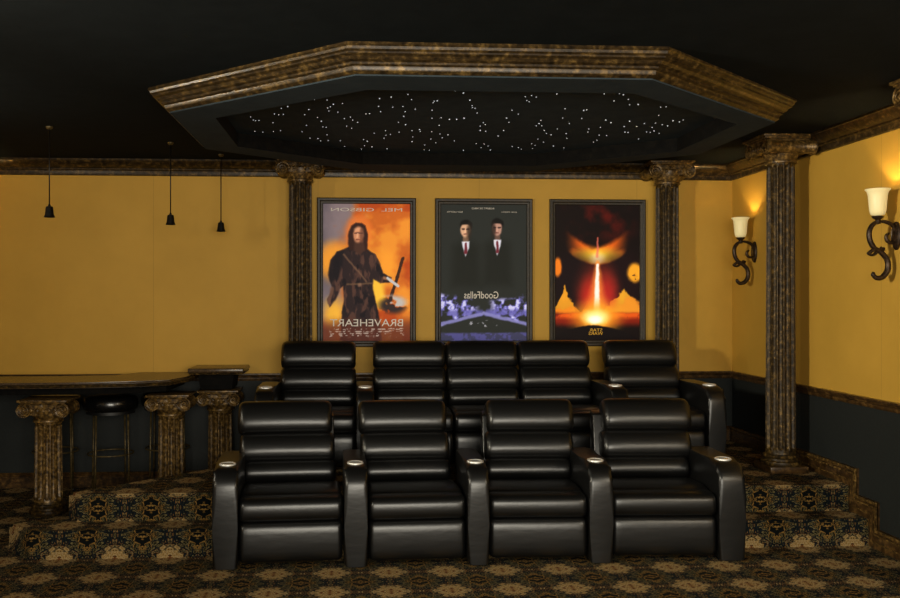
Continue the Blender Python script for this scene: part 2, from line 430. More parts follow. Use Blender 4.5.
def volute(bm, cx, cz, y0, y1, R, s):
    """scroll: bolster cylinder along y with a spiral relief on the faces. s = +1 right scroll, -1 left"""
    seg = 24; prof = [(y0, R * .8), (y0, R), (y0 + .018, R), (y0 + .03, R * .86), ((y0 + y1) / 2, R * .68), (y1 - .03, R * .86), (y1 - .018, R), (y1, R), (y1, R * .8)]
    rings = [[bm.verts.new((cx + r * math.cos(2 * PI * k / seg), y + (0.006 if i == 0 else -0.006 if i == len(prof) - 1 else 0), cz + r * math.sin(2 * PI * k / seg))) for k in range(seg)] for i, (y, r) in enumerate(prof)]
    for A, B in zip(rings, rings[1:]):
        for k in range(seg): bm.faces.new((A[k], A[(k + 1) % seg], B[(k + 1) % seg], B[k]))
    bm.faces.new(rings[0]); bm.faces.new(rings[-1])
    for yy in (y0 - .001, y1 + .001):
        sp = []
        for i in range(40):
            t = i / 39; a = PI / 2 - s * t * 2 * PI * 2.0; rr = R * (0.88 - 0.72 * t)
            sp.append((cx + rr * math.cos(a), yy, cz + rr * math.sin(a)))
        tube(bm, sp, [0.0085 * (R / .06) * (1 - .4 * i / 39) for i in range(40)], 6)
        # eye
        e = [(cx, yy - (.01 if yy < 0 else -.01), cz)]
        c0 = bm.verts.new(e[0]); rg = [bm.verts.new((cx + .2 * R * math.cos(k * PI / 4), yy, cz + .2 * R * math.sin(k * PI / 4))) for k in range(8)]
        for k in range(8): bm.faces.new((c0, rg[k], rg[(k + 1) % 8]))

def capital(parent, ztop, w=0.42, h=0.17, dep=0.26, rs=0.105):
    R = h * 0.36; z0 = ztop - h
    bm = bmesh.new()
    cz = ztop - h * .30 - R * .62
    for s in (-1, 1): volute(bm, s * (w / 2 - R), cz, -dep / 2, dep / 2, R, s)
    finish(bm, 'volute', M['gilt'], parent, angle=50)
    bm = bmesh.new()   # channel between the scrolls and the abacus
    top = cz + R
    poly = [(-w / 2 + R, top), (w / 2 - R, top)] + [(w / 2 - R - (w - 2 * R) * t, top - .085 - .012 * math.sin(PI * t)) for t in [i / 12 for i in range(13)]]
    prism(bm, poly, -dep / 2 + .012, dep / 2 - .012, 'Y')
    for yy in (-dep / 2 + .01, dep / 2 - .01):
        tube(bm, [(-w / 2 + R, yy, top - .006), (w / 2 - R, yy, top - .006)], .007, 6)
        tube(bm, [(-w / 2 + R + (w - 2 * R) * t, yy, top - .032 - .02 * math.sin(PI * t)) for t in [i / 10 for i in range(11)]], .006, 6)
        # egg ornaments and a central leaf fan
        for k in range(-2, 3):
            x = k * rs * .42; b2 = bmesh.new()
            bmesh.ops.create_uvsphere(b2, u_segments=8, v_segments=6, radius=1)
            for v in b2.verts: v.co = Vector((v.co.x * .015 + x, v.co.y * .012 + yy, v.co.z * .02 + top - .062 + abs(k) * .003))
            me = bpy.data.meshes.new('tmp'); b2.to_mesh(me); b2.free(); bm.from_mesh(me); bpy.data.meshes.remove(me)
        for k in range(-3, 4):
            a = PI / 2 + k * .42
            tube(bm, [(0, yy, top - .03), (.03 * math.cos(a), yy - (.006 if yy < 0 else -.006), top - .034 + .026 * math.sin(a))], [.006, .003], 5)
    finish(bm, 'cushion', M['gilt'], parent, angle=40)
    bm = bmesh.new()
    pr = [(rs * .98, z0 - .03), (rs * 1.06, z0 - .026), (rs * 1.08, z0 - .018), (rs * 1.06, z0 - .010), (rs, z0 - .006), (rs * 1.05, z0 + .01), (rs * 1.22, z0 + .04), (rs * 1.25, z0 + h * .5), (rs * 1.0, z0 + h * .7)]
    lathe(bm, pr, 32); finish(bm, 'echinus', M['gilt'], parent, angle=40)
    bm = bmesh.new()
    a1 = w * .43; d1 = dep * .55
    box(bm, -a1, a1, -d1, d1, cz + R - .002, ztop - .018); box(bm, -a1 - .014, a1 + .014, -d1 - .014, d1 + .014, ztop - .018, ztop)
    bevel_all(bm, .004, 2); finish(bm, 'abacus', M['gilt'], parent, angle=35)

def column(label, loc, H, rz=0, group=None, plinth=0.0, rs=0.105, cap_h=0.17, name='ionic_column', cat='column', w=0.42, dep=0.26):
    t = thing(name, label, cat, loc, rz, group)
    z = 0
    if plinth:
        bm = bmesh.new(); box(bm, -rs * 1.35, rs * 1.35, -rs * 1.35, rs * 1.35, 0, plinth); bevel_all(bm, .006, 2); finish(bm, 'plinth', M['rail'], t, angle=35); z = plinth
    bm = bmesh.new()
    pr = [(rs * 1.32, z), (rs * 1.36, z + .012), (rs * 1.32, z + .028), (rs * 1.16, z + .034), (rs * 1.12, z + .048), (rs * 1.2, z + .056), (rs * 1.22, z + .066), (rs * 1.16, z + .076), (rs * 1.02, z + .08), (rs, z + .095)]
    lathe(bm, pr, 40); finish(bm, 'base', M['stone'], t, angle=40)
    bm = bmesh.new()
    z0, z1 = z + .09, H - cap_h - .02
    fl = flute(14, rs * .17)
    def ff(r, zz, a):
        k = min(1, max(0, (zz - z0 - .02) / .02), ) * min(1, max(0, (z1 - .02 - zz) / .02))
        return r + (fl(r, zz, a) - r) * k
    pr = [(rs, z0), (rs, z0 + .02), (rs, z0 + .03), (rs, z0 + .04)] + [(rs * (1 - .07 * q), z0 + .04 + (z1 - z0 - .08) * q) for q in (0.25, .5, .75, 1)] + [(rs * .93, z1 - .03), (rs * .93, z1 - .02), (rs * .93, z1)]
    lathe(bm, pr, 14 * 12, ff); finish(bm, 'shaft', M['gilt' if name == 'bar_column' else 'stone'], t, angle=50)  # bar shafts take the lighter capital tone, standing in for light on them
    capital(t, H, w, cap_h, dep, rs)
    return t

column('tall fluted ionic column left of the orange poster on the back wall', (-0.47, 7.735, PZ), ZC - PZ, 0, plinth=.05)
column('tall fluted ionic column right of the fiery poster on the back wall', (2.74, 7.735, PZ), ZC - PZ, 0, plinth=.05)
column('tall fluted ionic column standing free beside the right wall between the two sconces', (3.155, 6.48, PZ), ZC - PZ, PI / 2, plinth=.05, w=.40, dep=.36)
column('fluted ionic column whose capital edge shows at the right edge of the photo', (3.155, 4.60, 0), ZC, PI / 2, plinth=.05, w=.40, dep=.36)
# bar supports
for lab, x, y in (('short fluted ionic column nearest the camera under the bar counter', -2.33, 6.97),
                  ('short fluted ionic column under the bar counter, right of the black stools', -1.475, 7.29),
                  ('short fluted column under the raised right end of the bar by the back wall', -1.13, 7.60)):
    hgt = .868
    column(lab, (x, y, 0), hgt, 0, name='bar_column', cat='column', rs=.103, cap_h=.15, w=.39 if x < -2 else .36)

# bar counter
bar = thing('bar_counter', 'long dark polished bar counter with gold brown edge curving to the back wall', 'bar counter', (-2.2, 7.2, 0))
def offset_bar(o):
    f = [(-3.44, 6.90), (-2.9, 6.90), (-2.3, 6.92), (-1.95, 6.95), (-1.66, 7.01), (-1.44, 7.12), (-1.36, 7.38)]
    return [(x + (o if i == 6 else o * .5 if i > 3 else 0) * -1, y + o) for i, (x, y) in enumerate(f)] + [(-1.345 - o, 7.86), (-1.85, 7.86), (-1.98, 7.56), (-2.4, 7.5), (-3.44, 7.5)]
def loc_poly(p, o=(2.2, -7.2)): return [(x + o[0], y + o[1]) for x, y in p]
bm = bmesh.new(); prism(bm, loc_poly(offset_bar(0)), .945, .99); bmesh.ops.bevel(bm, geom=[e for e in bm.edges if abs(e.verts[0].co.z - e.verts[1].co.z) < .001], offset=.012, segments=3, affect='EDGES')
finish(bm, 'countertop', M['counter'], bar, angle=40)
bm = bmesh.new(); sweep(bm, loc_poly(offset_bar(0)[:8]), [(0.002, .948), (-.012, .950), (-.016, .957), (-.010, .966), (-.014, .972), (0.002, .975)], side=1)
finish(bm, 'edge_trim', M['stone'], bar, angle=40)
bm = bmesh.new(); prism(bm, loc_poly(offset_bar(.13)), .885, .944)
finish(bm, 'apron', M['dark_wood'], bar, smooth=False)
end = thing('bar_end_shelf', 'raised dark slab at the right end of the bar against the back wall', 'shelf', (-1.15, 7.63, 1.004))
bm = bmesh.new(); box(bm, -.22, .235, -.21, .22, .012, .048); bevel_all(bm, .01, 3); finish(bm, 'top_slab', M['counter'], end, angle=40)
bm = bmesh.new(); prism(bm, [(-.13, -.132), (.13, -.132), (.15, .012), (-.15, .012)], -.13, .20, 'Y'); bevel_all(bm, .006, 2); finish(bm, 'block', M['dark_wood'], end, angle=40)
bm = bmesh.new(); sweep(bm, [(-.205, .22), (-.205, -.195), (.22, -.195), (.22, .22)], [(.01, -.004), (-.004, -.002), (-.010, .012), (.01, .014)], side=1); finish(bm, 'edge_trim', M['stone'], end, angle=40)

# bar stools
def stool(label, x, y, rz):
    t = thing('bar_stool', label, 'stool', (x, y, 0), rz, 'black round bar stools under the bar')
    bm = bmesh.new()
    lathe(bm, [(.17, .715), (.195, .72), (.212, .738), (.217, .775), (.213, .808), (.20, .826), (.17, .836), (.08, .842), (.01, .843)], 40)
    finish(bm, 'seat', M['seat_vinyl'], t, angle=60)
    bm = bmesh.new(); lathe(bm, [(.17, .695), (.19, .696), (.19, .722), (.17, .723)], 32); finish(bm, 'seat_frame', M['black'], t, angle=40)
    for k in range(4):
        a = PI / 4 + k * PI / 2
        bm = bmesh.new(); tube(bm, [(.172 * math.cos(a), .172 * math.sin(a), .70), (.185 * math.cos(a), .185 * math.sin(a), .004)], .0075, 8)
        leg = finish(bm, 'leg', M['brass'], t)
        bm = bmesh.new(); lathe(bm, [(.011, 0), (.011, .018), (.008, .022)], 10, cx=.185 * math.cos(a), cy=.185 * math.sin(a)); finish(bm, 'foot_cap', M['black'], leg)
    bm = bmesh.new(); tube(bm, [(.179 * math.cos(a), .179 * math.sin(a), .37) for a in [2 * PI * k / 32 for k in range(32)]], .0065, 6, closed=True)
    finish(bm, 'foot_ring', M['brass'], t)
stool('black round bar stool mostly hidden behind the bar column nearest the camera', -2.47, 7.56, .25)
stool('black round brass-legged bar stool fully in view right of the nearest bar column', -1.985, 7.42, .35)
stool('black round bar stool mostly hidden behind the second bar column', -1.58, 7.67, .1)

# ------------------------------------------------------------------ recliners
def cushion(w, d, h, n=2.8, ex=.04, tilt=0, crown=.05, seg=28, ctr=(0, 0, 0), nx=20):
    bm = bmesh.new(); rings = []
    xs = []
    for i in range(7): xs.append(-w / 2 + ex * (1 - math.cos(PI / 2 * i / 6)))
    for i in range(1, nx): xs.append(-w / 2 + ex + (w - 2 * ex) * i / nx)
    xs += [-x for x in xs[:7]][::-1]
    ct, st = math.cos(tilt), math.sin(tilt)   # positive tilt leans the top backwards
    for x in xs:
        dist = w / 2 - abs(x)
        ins = 0 if dist >= ex else ex - math.sqrt(max(0, ex * ex - (ex - dist) ** 2))
        k = 1 - crown * abs(2 * x / w) ** 4
        a = max(.004, d / 2 * k - ins); b_ = max(.004, h / 2 * (1 - crown * .3 * abs(2 * x / w) ** 4) - ins * .8)
        ring = []
        for j in range(seg):
            t = 2 * PI * j / seg; c, s_ = math.cos(t), math.sin(t)
            y = a * math.copysign(abs(c) ** (2 / n), c); z = b_ * math.copysign(abs(s_) ** (2 / n), s_)
            ring.append(bm.verts.new((ctr[0] + x, ctr[1] + y * ct + z * st, ctr[2] - y * st + z * ct)))
        rings.append(ring)
    for A, B in zip(rings, rings[1:]):
        for j in range(seg): bm.faces.new((A[j], A[(j + 1) % seg], B[(j + 1) % seg], B[j]))
    bm.faces.new(rings[0]); bm.faces.new(rings[-1][::-1])
    return bm

def arm_bm(w):
    bm = bmesh.new()
    pr = [(0.0, .008), (-.002, .25), (-.002, .42)] + arc(.135, .47, .135, 180, 100, 8)[1:] + [(.20, .610), (.40, .606), (.62, .606)] + arc(.66, .546, .06, 80, 0, 4) + [(.72, .008)]
    prism(bm, pr, -w / 2, w / 2, 'X')
    es = [e for e in bm.edges if abs(e.verts[0].co.x - e.verts[1].co.x) < .001]
    bmesh.ops.bevel(bm, geom=es, offset=.026, segments=4, affect='EDGES', profile=.5)
    return bm

def recliner(label, loc, rz, w, arms, hw, group, dx=0.0, zs=1.0):
    """arms: list of (world x centre, width, world rotation)"""
    t = thing('recliner', label, 'recliner', loc, rz, group)
    L = M['leather']
    finish(cushion(w, .13, .245, 3.6, .03, 0.0, .03, ctr=(0, .075, .152)), 'footrest', L, t)
    finish(cushion(w, .19, .150, 2.9, .03, 0.0, .03, ctr=(0, .10, .345)), 'seat_front', L, t)
    finish(cushion(w, .50, .13, 3.2, .03, .05, .03, ctr=(0, .37, .365)), 'seat_cushion', L, t)
    finish(cushion(hw * .97, .17, .145, 2.5, .04, .55, .06, ctr=(dx * .4, .590, .470)), 'lumbar_cushion', L, t)
    finish(cushion(hw, .20, .205, 2.5, .04, .52, .08, ctr=(dx * .7, .650, .617)), 'back_cushion', L, t)
    finish(cushion(hw, .19, .235, 2.5, .045, .52, .08, ctr=(dx, .713, .812)), 'headrest', L, t)
    bm = bmesh.new(); prism(bm, [(.62, .28), (.74, .82), (.84, .84), (.80, .10), (.60, .10)], -w / 2 + .03, w / 2 - .03, 'X'); bevel_all(bm, .012, 2)
    finish(bm, 'back_shell', L, t, angle=40)
    bm = bmesh.new(); box(bm, -w / 2 + .02, w / 2 - .02, .09, .70, .03, .30); bevel_all(bm, .01, 2)
    finish(bm, 'base', M['black'], t, angle=40)
    for sx in (-1, 1):
        for yy in (.16, .66):
            bm = bmesh.new(); lathe(bm, [(.022, 0), (.025, .004), (.025, .034)], 12, cx=sx * (w / 2 - .07), cy=yy); finish(bm, 'foot', M['black'], t, angle=40)
    inv = (Matrix.Translation(loc) @ Matrix.Rotation(rz, 4, 'Z')).inverted()
    for ax, aw, ar in arms:
        W = Matrix.Translation((ax, loc[1] - .02, loc[2])) @ Matrix.Rotation(ar, 4, 'Z')
        a = finish(arm_bm(aw), 'armrest', L, t, angle=60); a.matrix_basis = inv @ W
        bm = bmesh.new()
        lathe(bm, [(.036, .596), (.050, .598), (.052, .606), (.050, .613), (.046, .615), (.040, .613), (.038, .606), (.036, .600)], 28, cy=.165, cap=False)
        cup = finish(bm, 'cup_holder', M['chrome'], a)
        bm = bmesh.new(); lathe(bm, [(.039, .6075), (.001, .6085)], 24, cy=.165); finish(bm, 'cup_well', M['chrome'], cup)
        for yy in (.05, .66):
            bm = bmesh.new(); lathe(bm, [(.022, 0), (.025, .004), (.025, .026)], 12, cy=yy); finish(bm, 'foot', M['black'], a, angle=40)

FY = 5.425
g1 = 'black leather recliners of the front row'
seats = [(-.70, -.072, 3, -.05, .63), (.080, .680, 2, -.035, .60), (.818, 1.428, -2, .05, .60), (1.585, 2.240, -3, .065, .61)]
armsx = [(-.777, .150, .04), (.005, .140, .03), (.749, .130, 0), (1.506, .146, -.03), (2.328, .165, -.04)]
labs = ['leftmost black leather recliner of the front row, nearest the bar', 'second black leather recliner from the left in the front row',
        'third black leather recliner from the left in the front row', 'rightmost black leather recliner of the front row, beside the carpeted steps']
for i, (x0, x1, deg, dx, hw) in enumerate(seats):
    a = [armsx[:1], armsx[1:3], armsx[3:4], armsx[4:]][i]
    recliner(labs[i], ((x0 + x1) / 2, FY, 0), math.radians(deg), x1 - x0 - .008, a, hw, g1, dx)
BY = 6.64
g2 = 'black leather recliners of the back row'
bs = [(-.60, .005), (.145, .736), (.742, 1.333), (1.339, 1.930), (2.065, 2.665)]
ba = {0: [(-.672, .135, 0), (.075, .13, 0)], 4: [(1.997, .13, 0), (2.735, .135, 0)]}
labs = ['leftmost black leather recliner of the back row, below the left column', 'leftmost of the three armless black leather recliners in the back row',
        'middle of the three armless black leather recliners in the back row', 'rightmost of the three armless black leather recliners in the back row',
        'rightmost black leather recliner of the back row, nearest the right wall']
for i, (x0, x1) in enumerate(bs):
    recliner(labs[i], ((x0 + x1) / 2, BY, PZ), 0, x1 - x0 - .004, ba.get(i, []), x1 - x0, g2)

# ------------------------------------------------------------------ pendants
def pendant(label, x, y, zb, s=1.0):
    t = thing('pendant_lamp', label, 'pendant lamp', (x, y, ZC), 0, 'small dark pendant lamps over the bar')
    bm = bmesh.new(); lathe(bm, [(.024, 0), (.024, -.006), (.018, -.014), (.007, -.020)], 20); finish(bm, 'canopy', M['brass'], t, angle=40)
    L = ZC - zb
    bm = bmesh.new(); tube(bm, [(0, 0, -.015), (0, 0, -L + .085)], .0045, 8); finish(bm, 'cord', M['pendant'], t)
    bm = bmesh.new()
    lathe(bm, [(.006, -L + .092), (.010, -L + .078), (.022, -L + .074), (.025, -L + .066), (.030, -L + .02), (.036, -L + .006), (.038, -L), (.035, -L + .001), (.028, -L + .012), (.021, -L + .06), (.004, -L + .066)], 24)
    finish(bm, 'lamp_shade', M['pendant'], t, angle=50)
pendant('small dark pendant lamp hanging at far left over the bar', -2.12, 6.36, 2.19)
pendant('middle of the three small dark pendant lamps, over the bar stools', -1.41, 6.95, 2.19)
pendant('small dark pendant lamp nearest the left column, lowest in view', -1.11, 7.50, 2.18)

# ------------------------------------------------------------------ sconces
def sconce(label, y, side, power=6):
    """side +1: on the right wall; built pointing to -x from the wall plane x=0"""
    x0 = XR if side > 0 else XL
    t = thing('wall_sconce', label, 'wall sconce', (x0, y, 1.75), 0 if side > 0 else PI, 'wall sconces with cream glass cups')
    Z = lambda z: z - 1.75
    bm = bmesh.new()   # oval backplate
    seg = 28; rings = []
    for r_, x in ((1, 0), (1, -.008), (.88, -.016), (.78, -.012), (.5, -.018), (.0, -.02)):
        rings.append([bm.verts.new((x, max(r_, .01) * .045 * math.cos(2 * PI * k / seg), Z(2.02) + max(r_, .01) * .09 * math.sin(2 * PI * k / seg))) for k in range(seg)])
    for A, B in zip(rings, rings[1:]):
        for k in range(seg): bm.faces.new((A[k], A[(k + 1) % seg], B[(k + 1) % seg], B[k]))
    bm.faces.new(rings[0]); bm.faces.new(rings[-1])
    finish(bm, 'backplate', M['iron'], t, angle=50)
    bm = bmesh.new()
    def strip(pts, r0, r1=None):
        p = spline([(x, 0, Z(z)) for x, z in pts], 8); n = len(p); r1 = r1 or r0
        rad = [r0 * (.55 + .45 * math.sin(PI * min(1, max(0, i / (n - 1))))) for i in range(n)]
        tube(bm, p, rad, 10)
    strip([(-.015, 2.045), (-.03, 2.085), (-.07, 2.105), (-.11, 2.11)], .013)
    strip([(-.015, 1.985), (-.04, 1.975), (-.065, 1.99), (-.07, 2.02), (-.05, 2.035)], .012)
    strip([(-.105, 2.11), (-.15, 2.095), (-.178, 2.05), (-.175, 1.99), (-.145, 1.94), (-.10, 1.925), (-.085, 1.945)], .017)
    strip([(-.19, 1.905), (-.15, 1.93), (-.105, 1.915), (-.065, 1.87), (-.06, 1.81), (-.09, 1.765), (-.13, 1.755), (-.155, 1.775), (-.15, 1.79)], .018)
    strip([(-.19, 1.905), (-.155, 1.90), (-.12, 1.925), (-.10, 1.95)], .010)
    finish(bm, 'scroll_bracket', M['iron'], t)
    bm = bmesh.new(); lathe(bm, [(.006, Z(2.09)), (.02, Z(2.095)), (.014, Z(2.112)), (.018, Z(2.122)), (.034, Z(2.132)), (.036, Z(2.142)), (.01, Z(2.146))], 24, cx=-.125)
    finish(bm, 'cup_holder', M['iron'], t, angle=50)
    bm = bmesh.new(); lathe(bm, [(.012, Z(2.145)), (.040, Z(2.15)), (.048, Z(2.175)), (.052, Z(2.22)), (.056, Z(2.27)), (.062, Z(2.295)), (.074, Z(2.308)), (.073, Z(2.312)), (.060, Z(2.300)), (.052, Z(2.27)), (.047, Z(2.22)), (.042, Z(2.175)), (.012, Z(2.156))], 32, cx=-.125, cap=False)
    finish(bm, 'glass_cup', M['shade'], t)
    l = bpy.data.lights.new('sconce_bulb', 'POINT'); l.energy = power; l.color = (1.0, 0.74, 0.38); l.shadow_soft_size = .008
    o = bpy.data.objects.new('sconce_bulb', l); C.objects.link(o); o.parent = t; o.location = (-.125, 0, Z(2.235))
sconce('lit wall sconce on the right wall beyond the free-standing column, near the back corner', 7.42, 1)
sconce('lit wall sconce on the right wall in front of the column, nearest the right edge', 5.42, 1)
sconce('lit wall sconce on the left wall near the back corner', 7.42, -1)
sconce('lit wall sconce on the left wall beside the front of the bar', 5.00, -1)

# ------------------------------------------------------------------ posters
def S(x, e0, e1):
    t = np.clip((x - e0) / (e1 - e0), 0, 1); return t * t * (3 - 2 * t)
def mix(img, col, a):
    return img * (1 - a[..., None]) + np.array(col, float) * a[..., None]
def ell(U, V, cu, cv, ru, rv, soft=.15, rot=0):
    du = (U - cu) / ASP_; dv = V - cv   # in units of poster height
    c, s_ = math.cos(rot), math.sin(rot)
    x = du * c + dv * s_; y = -du * s_ + dv * c
    return 1 - S(np.sqrt((x / (ru)) ** 2 + (y / rv) ** 2), 1 - soft, 1 + soft)
def cap_(U, V, p, q, r0, r1=None, soft=.2):
    r1 = r1 or r0
    x, y = U / ASP_, V; px, py = p[0] / ASP_, p[1]; qx, qy = q[0] / ASP_, q[1]
    t = np.clip(((x - px) * (qx - px) + (y - py) * (qy - py)) / ((qx - px) ** 2 + (qy - py) ** 2 + 1e-9), 0, 1)
    d = np.hypot(x - px - t * (qx - px), y - py - t * (qy - py)) / (r0 + (r1 - r0) * t)
    return 1 - S(d, 1 - soft, 1 + soft)
ASP_ = 1.54   # height / width
def poly_(U, V, pts, soft=.006):
    x, y = U / ASP_, V; P = [(a / ASP_, b_) for a, b_ in pts]; ins = np.zeros(U.shape, bool); dm = np.full(U.shape, 9.)
    for (x0, y0), (x1, y1) in zip(P, P[1:] + P[:1]):
        t = np.clip(((x - x0) * (x1 - x0) + (y - y0) * (y1 - y0)) / ((x1 - x0) ** 2 + (y1 - y0) ** 2 + 1e-12), 0, 1)
        dm = np.minimum(dm, np.hypot(x - x0 - t * (x1 - x0), y - y0 - t * (y1 - y0)))
        c = (y0 > y) != (y1 > y); ins ^= c & (x < (x1 - x0) * (y - y0) / (y1 - y0 + 1e-12) + x0)
    return S(np.where(ins, dm, -dm), -soft, soft)
def vnoise(U, V, f, seed):
    rs = np.random.RandomState(seed); G = rs.rand(64, 64)
    x, y = U * f, V * f * ASP_; xi, yi = np.floor(x).astype(int), np.floor(y).astype(int); fx, fy = x - xi, y - yi
    fx = fx * fx * (3 - 2 * fx); fy = fy * fy * (3 - 2 * fy)
    g = lambda a, b_: G[b_ % 64, a % 64]
    return (g(xi, yi) * (1 - fx) + g(xi + 1, yi) * fx) * (1 - fy) + (g(xi, yi + 1) * (1 - fx) + g(xi + 1, yi + 1) * fx) * fy
def fbm(U, V, f, seed): return sum(vnoise(U, V, f * 2 ** k, seed + k) / 2 ** k for k in range(4)) / 1.875

def art_orange(U, V):
    n = fbm(U, V, 4, 1); n2 = fbm(U, V, 9, 5)
    img = np.zeros(U.shape + (3,)) + np.array((196, 98, 34.))
    img = mix(img, (232, 142, 48), S(n, .45, .7)); img = mix(img, (170, 62, 24), S(1 - n, .58, .75) * .8)
    g = S(.55 - U - V * .35 + (n - .5) * .5, 0, .28); img = mix(img, (128, 112, 116), g)
    img = mix(img, (92, 84, 92), S(.20 - U + (n - .5) * .3, 0, .2) * S(.8 - V, 0, .3) * .8)
    img = mix(img, (236, 150, 46), ell(U, V, .12, .43, .10, .12, .6) * .9)
    img = mix(img, (240, 176, 60), ell(U, V, .12, .80, .07, .10, .7)); img = mix(img, (238, 160, 50), ell(U, V, .6, .66, .06, .09, .7))
    # generic cloaked figure
    img = mix(img, (248, 160, 50), cap_(U, V, (.14, .40), (.70, .44), .12, .10, .5) * .7); img = mix(img, (246, 190, 60), cap_(U, V, (.60, .55), (.66, .72), .05, .04, .6))
    img = mix(img, (236, 120, 48), ell(U, V, .41, .21, .095, .125, .35) * .8)
    D = (44, 33, 34)
    body = poly_(U, V, [(.34, .305), (.24, .33), (.16, .35), (.09, .41), (.06, .52), (.10, .61), (.05, .70), (.07, .75), (.15, .70), (.19, .62), (.235, .60), (.235, .70), (.21, .84), (.19, 1.02), (.68, 1.02), (.65, .84), (.60, .70), (.57, .60), (.58, .55), (.66, .575), (.77, .57), (.79, .535), (.69, .505), (.65, .43), (.60, .37), (.50, .33)], .008)
    img = mix(img, D, body)
    fold = S(fbm(U * 2.2, V * .7, 9, 61), .46, .62); img = mix(img, (92, 62, 52), fold * body * .75)
    img = mix(img, (26, 22, 26), S(fbm(U * 1.6, V * .8, 8, 65), .52, .64) * body * .8)
    img = mix(img, (28, 24, 28), poly_(U, V, [(.17, .35), (.24, .34), (.22, .45), (.17, .55), (.09, .58), (.06, .50), (.09, .41)], .012) * .8)
    img = mix(img, (112, 78, 62), cap_(U, V, (.10, .62), (.07, .72), .016, .012, .6) * .8); img = mix(img, (168, 116, 84), cap_(U, V, (.70, .54), (.78, .55), .012, .010, .6) * .8)
    img = mix(img, (120, 88, 66), cap_(U, V, (.24, .37), (.50, .57), .006, .005, .8) * .7); img = mix(img, (110, 82, 60), cap_(U, V, (.27, .585), (.57, .58), .006, .006, .8) * .7)
    img = mix(img, (150, 110, 86), ell(U, V, .42, .59, .014, .014, .6) * .7)
    img = mix(img, (52, 32, 28), poly_(U, V, [(.295, .20), (.32, .16), (.37, .138), (.44, .138), (.49, .16), (.515, .22), (.51, .30), (.50, .36), (.46, .33), (.36, .33), (.30, .345), (.285, .28)], .008))
    img = mix(img, (70, 46, 38), poly_(U, V, [(.36, .27), (.46, .27), (.48, .34), (.42, .37), (.35, .34)], .010))
    img = mix(img, (200, 134, 98), ell(U, V, .405, .225, .037, .058, .25)); img = mix(img, (112, 70, 54), cap_(U, V, (.445, .19), (.445, .27), .014, .012, .8) * .8)
    img = mix(img, (84, 54, 46), cap_(U, V, (.365, .215), (.45, .215), .005, .005, .8)); img = mix(img, (236, 176, 136), cap_(U, V, (.40, .22), (.395, .245), .005, .006, .8) * .8); img = mix(img, (120, 66, 54), cap_(U, V, (.385, .263), (.425, .263), .004, .004, .8))
    img = mix(img, (230, 170, 130), ell(U, V, .39, .185, .022, .014, .8) * .6)
    # staff, grey glints
    img = mix(img, (60, 36, 26), cap_(U, V, (.76, .72), (.92, .40), .012)); img = mix(img, (190, 190, 192), cap_(U, V, (.74, .54), (.86, .60), .010))
    img = mix(img, (186, 180, 176), ell(U, V, .80, .72, .10, .05, .4) * S(n2, .46, .56)); img = mix(img, (50, 40, 40), ell(U, V, .80, .74, .10, .06, .4) * S(1 - n2, .52, .6))
    img = mix(img, (88, 44, 34), S(V + (n - .5) * .08, .80, .92) * .8)
    t = (S(fbm(U, V * 1.2, 30, 9), .5, .62)) * S(V, .905, .91) * S(.98 - V, 0, .01) * (np.sin(V * 380) > -.1) * S(U, .06, .08) * S(.94 - U, 0, .02)
    img = mix(img, (196, 180, 168), t * .75)
    return img
